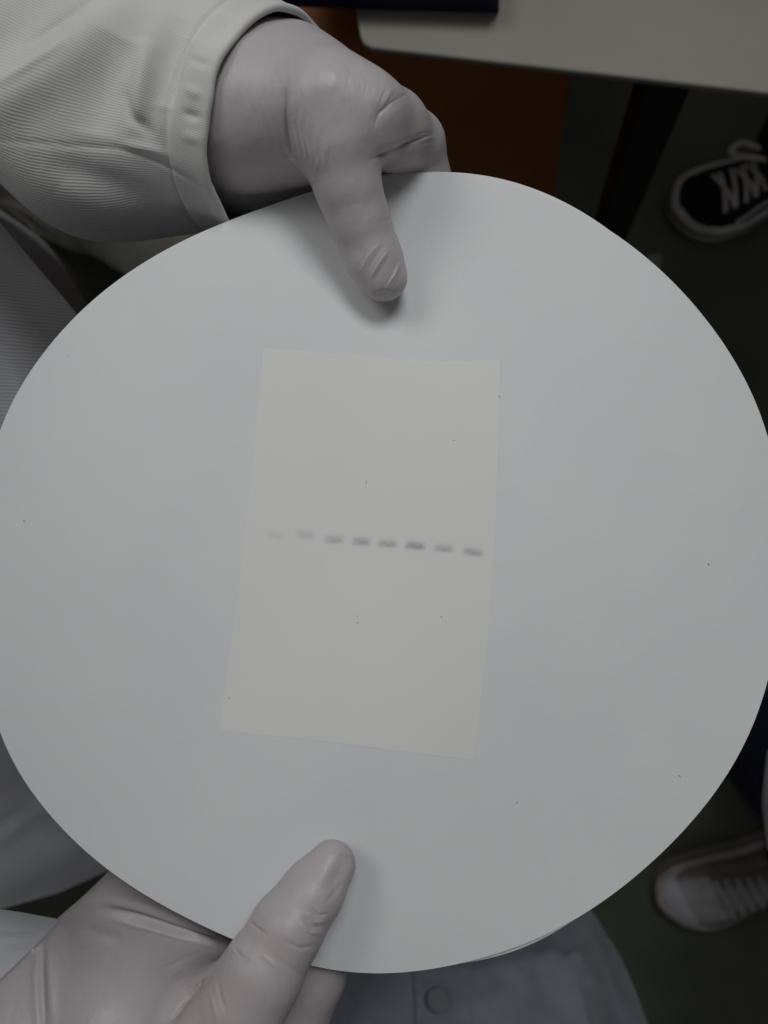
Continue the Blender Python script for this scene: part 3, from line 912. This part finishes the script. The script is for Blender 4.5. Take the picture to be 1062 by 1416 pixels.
def column(name, rings, mat, parent, seed, n=64):
    V = []
    for q, (x, y, z, rx, ry) in enumerate(rings):
        for k in range(n):
            a = k / n * 2 * math.pi
            w = 1 + .02 * math.sin(5 * a + q * .7 + seed) + .012 * math.sin(9 * a - q + seed)
            V.append((x + rx * w * math.cos(a), y + ry * w * math.sin(a), z))
    F = [tuple(q) for q in grid_faces(len(rings), n, True).tolist()]
    F.append(tuple((len(rings) - 1) * n + k for k in range(n)))
    uv = [(V[i][2], (i % n) / n * 1.1) for i in range(len(V))]
    return mesh_object(name, V, F, mat, parent, uv=uv)


column('torso', [(-.445, .01, .42, .200, .25), (-.445, .01, .6, .190, .23), (-.445, .01, .8, .170, .20), (-.445, .01, 1.0, .155, .19), (-.44, .01, 1.15, .160, .20), (-.44, .01, 1.28, .150, .20), (-.445, .01, 1.36, .08, .15), (-.45, .01, 1.40, .05, .06)], M['coat_shaded'], coat, 2)  # holder's body, added and widened to keep lamp light off the lower coat
for yy in (-.09, .11):
    column('trouser_leg', [(-.44, yy, .0, .06, .06), (-.44, yy, .1, .065, .065), (-.45, yy, .43, .08, .08), (-.45, yy, .6, .085, .085)], M['black_cloth'], holder, yy * 30, 32)

# ------------------------------------------------------------------ coat of the person taking the picture
pcr = thing('person', to_world(at_depth(600, 1750, .6))[:2].tolist() + [0], 'person in pale blue-grey lab coat with a button, below the bottom rim of the paper', 'person')
pc = patch('lab_coat', [
    [(250, 1140, .72), (500, 1120, .66), (700, 1130, .66), (760, 1150, .72)],
    [(250, 1240, .66), (450, 1230, .60), (650, 1230, .585), (790, 1240, .60), (812, 1258, .66)],
    [(250, 1320, .57), (450, 1330, .53), (650, 1330, .512), (800, 1315, .525), (856, 1318, .60)],
    [(250, 1416, .55), (450, 1416, .51), (650, 1416, .49), (820, 1416, .505), (896, 1416, .59)],
    [(250, 1600, .50), (450, 1600, .46), (650, 1600, .43), (850, 1600, .45), (960, 1600, .55)]],
    110, 150, M['coat_blue'], pcr, .0055, 21, nscale=20,
    strokes=[([(568, 1320), (570, 1370), (572, 1450)], 3.5, -2.2), ([(574, 1320), (577, 1370), (580, 1450)], 6, 2.0), ([(652, 1300), (656, 1370), (660, 1450)], 4, -1.5),
             ([(790, 1260), (800, 1330), (830, 1420)], 14, 5), ([(745, 1270), (755, 1340), (775, 1430)], 20, -6), ([(815, 1345), (828, 1375), (845, 1400)], 8, 2.5), ([(480, 1340), (470, 1380), (465, 1430)], 22, -6)])
# round four-hole style button with a raised rim
bc = at_depth(606, 1383, .5005)
bn = np.array([.05, .63, .77]); bn /= np.linalg.norm(bn)
bu = np.cross([0, 1, 0], bn); bu /= np.linalg.norm(bu); bv = np.cross(bn, bu)
prof = [(0, .0012), (.0035, .0012), (.0045, .0012), (.0058, .0019), (.0070, .0019), (.0078, .0012), (.0078, -.0006), (.006, -.0012)]
BV, BF = [], []
for (r, z) in prof:
    for k in range(32):
        a = k / 32 * 2 * math.pi
        BV.append(bc + bu * r * math.cos(a) + bv * r * .92 * math.sin(a) + bn * (z + .0008))
BF = grid_faces(len(prof), 32, True)
mesh_object('button', to_world(np.array(BV)), BF, M['button'], pc)


# ------------------------------------------------------------------ sneakers
def sneaker(parent, toe_px, heel_px, length, width, mats, style):
    """built in local axes (x from heel to toe, y to the left, z up) and placed by toe and heel direction on the floor"""
    t = at_z(*toe_px, 0.012); h = at_z(*heel_px, 0.012)
    d = (t - h)[:2]; d /= np.linalg.norm(d)
    e = np.array([-d[1], d[0]])
    org = t[:2] - d * length

    def W(P):
        P = np.asarray(P, float).reshape(-1, 3)
        return np.c_[org[0] + P[:, 0] * d[0] + P[:, 1] * e[0], org[1] + P[:, 0] * d[1] + P[:, 1] * e[1], P[:, 2]]

    xs = np.array([0, .03, .12, .3, .5, .68, .82, .92, .97, 1.0]); hw = np.array([.0, .44, .64, .66, .74, .96, 1.0, .80, .52, .0])
    off = np.array([0, 0, 0, .02, .06, .08, .02, -.10, -.16, -.18]) * .5

    def outline(n, grow=0.0):
        s = (1 - np.cos(np.linspace(0, math.pi, n))) / 2
        w = np.interp(s, xs, hw) * width / 2; c = np.interp(s, xs, off) * width
        for _ in range(2):
            w[1:-1] = (w[:-2] + 2 * w[1:-1] + w[2:]) / 4
        up = np.c_[s * length, c + w]; dn = np.c_[s * length, c - w][::-1][1:-1]
        P = np.r_[up, dn]
        q = np.roll(P, -1, 0) - np.roll(P, 1, 0)
        nn = np.c_[-q[:, 1], q[:, 0]]; nn /= np.linalg.norm(nn, axis=1, keepdims=True) + 1e-12
        return P + nn * grow, nn

    OP, NN = outline(34)
    n = len(OP)

    def ring_loft(name, levels, mat, cap_top=True, par=None):
        V, F = [], []
        for (g, z) in levels:
            P = OP + NN * g
            V += [(p[0], p[1], z) for p in P]
        F = grid_faces(len(levels), n, True).tolist()
        F = [tuple(q) for q in F]
        if cap_top: F.append(tuple((len(levels) - 1) * n + k for k in range(n)))
        F.append(tuple(range(n - 1, -1, -1)))
        return mesh_object(name, W(V), F, mat, par)

    # upper: cross-sections along the foot
    ns, na = 44, 26
    UV_, V = [], []
    sx = np.linspace(.025, .985, ns)
    hgt = np.interp(sx, [0, .1, .3, .42, .52, .66, .8, .92, 1], [.080, .083, .080, .085, .078, .062, .048, .038, .026])
    topw = np.interp(sx, [0, .1, .3, .5, .7, .9, 1], [.5, .55, .55, .5, .62, .8, .8])
    for k in range(ns):
        w = np.interp(sx[k], xs, hw) * width / 2 - .0025; c = np.interp(sx[k], xs, off) * width
        for a in np.linspace(0, math.pi, na):
            y = math.cos(a) * w * (1 - (1 - topw[k]) * math.sin(a) ** 2)
            z = .024 + (hgt[k] - .024) * math.sin(a) ** .75
            V.append((sx[k] * length, c + y, z))
    Ug = np.array(V).reshape(ns, na, 3)

    def upper_at(s, a, lift=.001):
        i = np.interp(s, sx, np.arange(ns)); j = a / math.pi * (na - 1)
        i0, j0 = int(min(i, ns - 2)), int(min(j, na - 2)); fi, fj = i - i0, j - j0
        p = (Ug[i0, j0] * (1 - fi) + Ug[i0 + 1, j0] * fi) * (1 - fj) + (Ug[i0, j0 + 1] * (1 - fi) + Ug[i0 + 1, j0 + 1] * fi) * fj
        c = np.array([p[0], np.interp(s, xs, off) * width, .02])
        r = p - c; r[0] = 0
        return p + r / (np.linalg.norm(r) + 1e-9) * lift

    F = [tuple(q[::-1]) for q in grid_faces(ns, na).tolist()]
    F.append(tuple(range(na))); F.append(tuple((ns - 1) * na + k for k in range(na - 1, -1, -1)))
    shoe = mesh_object('sneaker', W(V), F, mats['upper'], parent)

    def panel(name, s0, s1, a0, a1, mat, lift=.0016, nu_=18, nv_=16, taper=None):
        GV = []
        for i in range(nu_):
            s = s0 + (s1 - s0) * i / (nu_ - 1)
            lo, hi = (a0, a1) if taper is None else taper(i / (nu_ - 1), a0, a1)
            for j in range(nv_):
                l = lift if 0 < i < nu_ - 1 and 0 < j < nv_ - 1 else -.001
                GV.append(upper_at(s, lo + (hi - lo) * j / (nv_ - 1), l))
        return mesh_object(name, W(GV), [tuple(q[::-1]) for q in grid_faces(nu_, nv_).tolist()], mat, shoe)

    def tube(name, pts, r, mat, flat=1.0):
        pts = np.asarray(pts, float)
        if len(pts) > 2:
            tt = np.linspace(0, len(pts) - 1, len(pts) * 6)
            pts = np.stack([np.interp(tt, np.arange(len(pts)), pts[:, k]) for k in range(3)], -1)
            for _ in range(6): pts[1:-1] = (pts[:-2] + 2 * pts[1:-1] + pts[2:]) / 4
        T = np.gradient(pts, axis=0); T /= np.linalg.norm(T, axis=1, keepdims=True) + 1e-12
        B = np.cross(T, [0, 0, 1.0]); B /= np.linalg.norm(B, axis=1, keepdims=True) + 1e-9
        Nn = np.cross(B, T)
        th = np.linspace(0, 2 * math.pi, 8, endpoint=False)
        G = pts[:, None] + r * (np.cos(th)[None, :, None] * B[:, None] + flat * np.sin(th)[None, :, None] * Nn[:, None])
        F = [tuple(q) for q in grid_faces(len(pts), 8, True).tolist()]
        F.append(tuple(range(8))); F.append(tuple((len(pts) - 1) * 8 + k for k in range(7, -1, -1)))
        return mesh_object(name, W(G.reshape(-1, 3)), F, mat, shoe)

    ring_loft('sole', [(.001, 0), (.004, .003), (.0045, .016), (.0035, .029), (-.001, .033), (-.006, .033)], mats['sole'], par=shoe)
    zl = .024
    Vs, n2 = [], n
    for (g, z) in [(.0036, zl - .0022), (.0054, zl - .0018), (.0052, zl + .0014), (.0034, zl + .0018)]:
        Vs += [(p[0], p[1], z) for p in OP + NN * g]
    mesh_object('sole_stripe', W(Vs), [tuple(q) for q in grid_faces(4, n, True).tolist()], mats['stripe'], shoe)
    m_ = math.pi / 2
    if style == 'skate':
        panel('toe_panel', .85, .975, .10, math.pi - .10, mats['upper'], .0022)
        panel('tongue', .42, .80, m_ - .5, m_ + .5, mats['tongue'], .0030)
        for sgn in (-1, 1):
            panel('eyestay', .44, .80, m_ + sgn * .50, m_ + sgn * .95, mats['upper'], .0030, 16, 6)
        tube('side_line', [upper_at(.74 - .01 * k, .35 + .12 * math.sin(k * .14), .0028) for k in range(40)], .0022, mats['lace'], .5)
        for k in range(6):
            s = .785 - k * .050
            tube('lace', [upper_at(s, m_ - .74, .0030), upper_at(s - .010, m_ - .3, .005), upper_at(s - .024, m_ + .3, .005), upper_at(s - .034, m_ + .74, .0030)], .0030, mats['lace'], .5)
            if k in (0, 2, 3, 5):
                tube('lace', [upper_at(s, m_ + .74, .0030), upper_at(s - .010, m_ + .3, .0064), upper_at(s - .034, m_ - .3, .0064), upper_at(s - .048, m_ - .74, .0030)], .0028, mats['lace'], .5)
        kn = upper_at(.52, m_ - .1, .010)
        sd = np.array([0.35, -1.0, 0]) ; sd /= np.linalg.norm(sd)
        fw = np.array([1.0, .35, 0]); fw /= np.linalg.norm(fw)
        tube('lace', [kn, kn + sd * .022 + fw * .016 + [0, 0, .003], kn + sd * .044 + fw * .034 + [0, 0, -.004], kn + sd * .056 + fw * .030 + [0, 0, -.012], kn + sd * .056 + fw * .012 + [0, 0, -.014], kn + sd * .040 + fw * .008 + [0, 0, -.006], kn + sd * .018 + [0, 0, .001], kn], .0036, mats['lace'], .6)
        tube('lace', [kn, kn - sd * .018 + fw * .005 + [0, 0, .003], kn - sd * .034 + fw * .016 + [0, 0, -.008], kn - sd * .040 + [0, 0, -.014], kn - sd * .020 - fw * .006 + [0, 0, 0], kn], .0034, mats['lace'], .6)
    else:
        panel('toe_cap', .865, .98, .22, math.pi - .22, mats['cap'], .0026, taper=lambda f, a, b: (a + .0, b - .0))
        panel('vamp', .70, .872, .55, math.pi - .55, mats['tongue'], .0018)
        panel('tongue', .36, .71, m_ - .62, m_ + .62, mats['tongue'], .0030)
        for sgn in (-1, 1):
            panel('eyestay', .40, .72, m_ + sgn * .62, m_ + sgn * 1.0, mats['side'], .0030, 16, 6)
            panel('side_panel', .30, .86, m_ + sgn * 1.02, m_ + sgn * 1.42, mats['side'], .0016, 22, 6)
        for k in range(6):
            s = .69 - k * .052
            tube('lace', [upper_at(s, m_ - .80, .0035), upper_at(s - .004, m_ - .3, .007), upper_at(s - .006, m_ + .3, .007), upper_at(s - .002, m_ + .80, .0035)], .0040, mats['lace'], .5)
    return shoe, W, upper_at


def trouser_leg(parent, base_px, z0, z1, r0, r1, lean, mat, seed):
    c = at_z(*base_px, z0)
    nu_, nv_ = 50, 56
    V = []
    for i in range(nu_):
        f_ = i / (nu_ - 1)
        for k in range(nv_):
            a = k / nv_ * 2 * math.pi
            r = r0 + (r1 - r0) * f_ + .004 * math.sin(3 * a + 5 * f_ + seed) + .003 * math.sin(f_ * 40 + 2 * a + seed) * math.exp(-f_ * 4)
            V.append((c[0] + lean[0] * f_ + r * math.cos(a), c[1] + lean[1] * f_ + r * math.sin(a), z0 + (z1 - z0) * f_))
    F = [tuple(q) for q in grid_faces(nu_, nv_, True).tolist()]
    return mesh_object('trouser_leg', V, F, mat, parent)


pa = thing('person', at_z(1150, 190, 0), 'person at the upper right wearing black sneaker with white laces and black trousers', 'person')
sneaker(pa, (931, 300), (1135, 226), .245, .092, {'upper': M['black_canvas'], 'sole': M['rubber'], 'stripe': M['black_canvas'], 'tongue': M['black_canvas'], 'lace': M['lace']}, 'skate')
trouser_leg(pa, (1112, 208), .07, .85, .058, .085, (.06, .03), M['black_cloth'], 1)

pb = thing('person', at_z(1130, 1090, 0), 'person at the lower right wearing white and brown sneaker and navy trousers', 'person')
sneaker(pb, (915, 1250), (1116, 1166), .25, .092, {'upper': M['brown_canvas'], 'sole': M['rubber_dirty'], 'stripe': M['brown_line'], 'tongue': M['white_canvas'], 'cap': M['cap'], 'side': M['brown_canvas'], 'lace': M['white_canvas']}, 'runner')
trouser_leg(pb, (1108, 1165), .08, .85, .045, .08, (.08, -.02), M['navy'], 2)
trouser_leg(pb, (1088, 1040), .03, .85, .080, .09, (.05, .0), M['navy'], 3)
patch('lab_coat', [
    [(1062, 1040, .72), (1120, 1030, .70), (1250, 1020, .70)],
    [(1056, 1085, .74), (1120, 1080, .70), (1250, 1080, .70)],
    [(1054, 1120, .76), (1120, 1125, .72), (1250, 1130, .72)],
    [(1062, 1175, .80), (1120, 1180, .78), (1250, 1190, .78)]], 40, 30, M['coat_shaded'], pb, .003, 31)
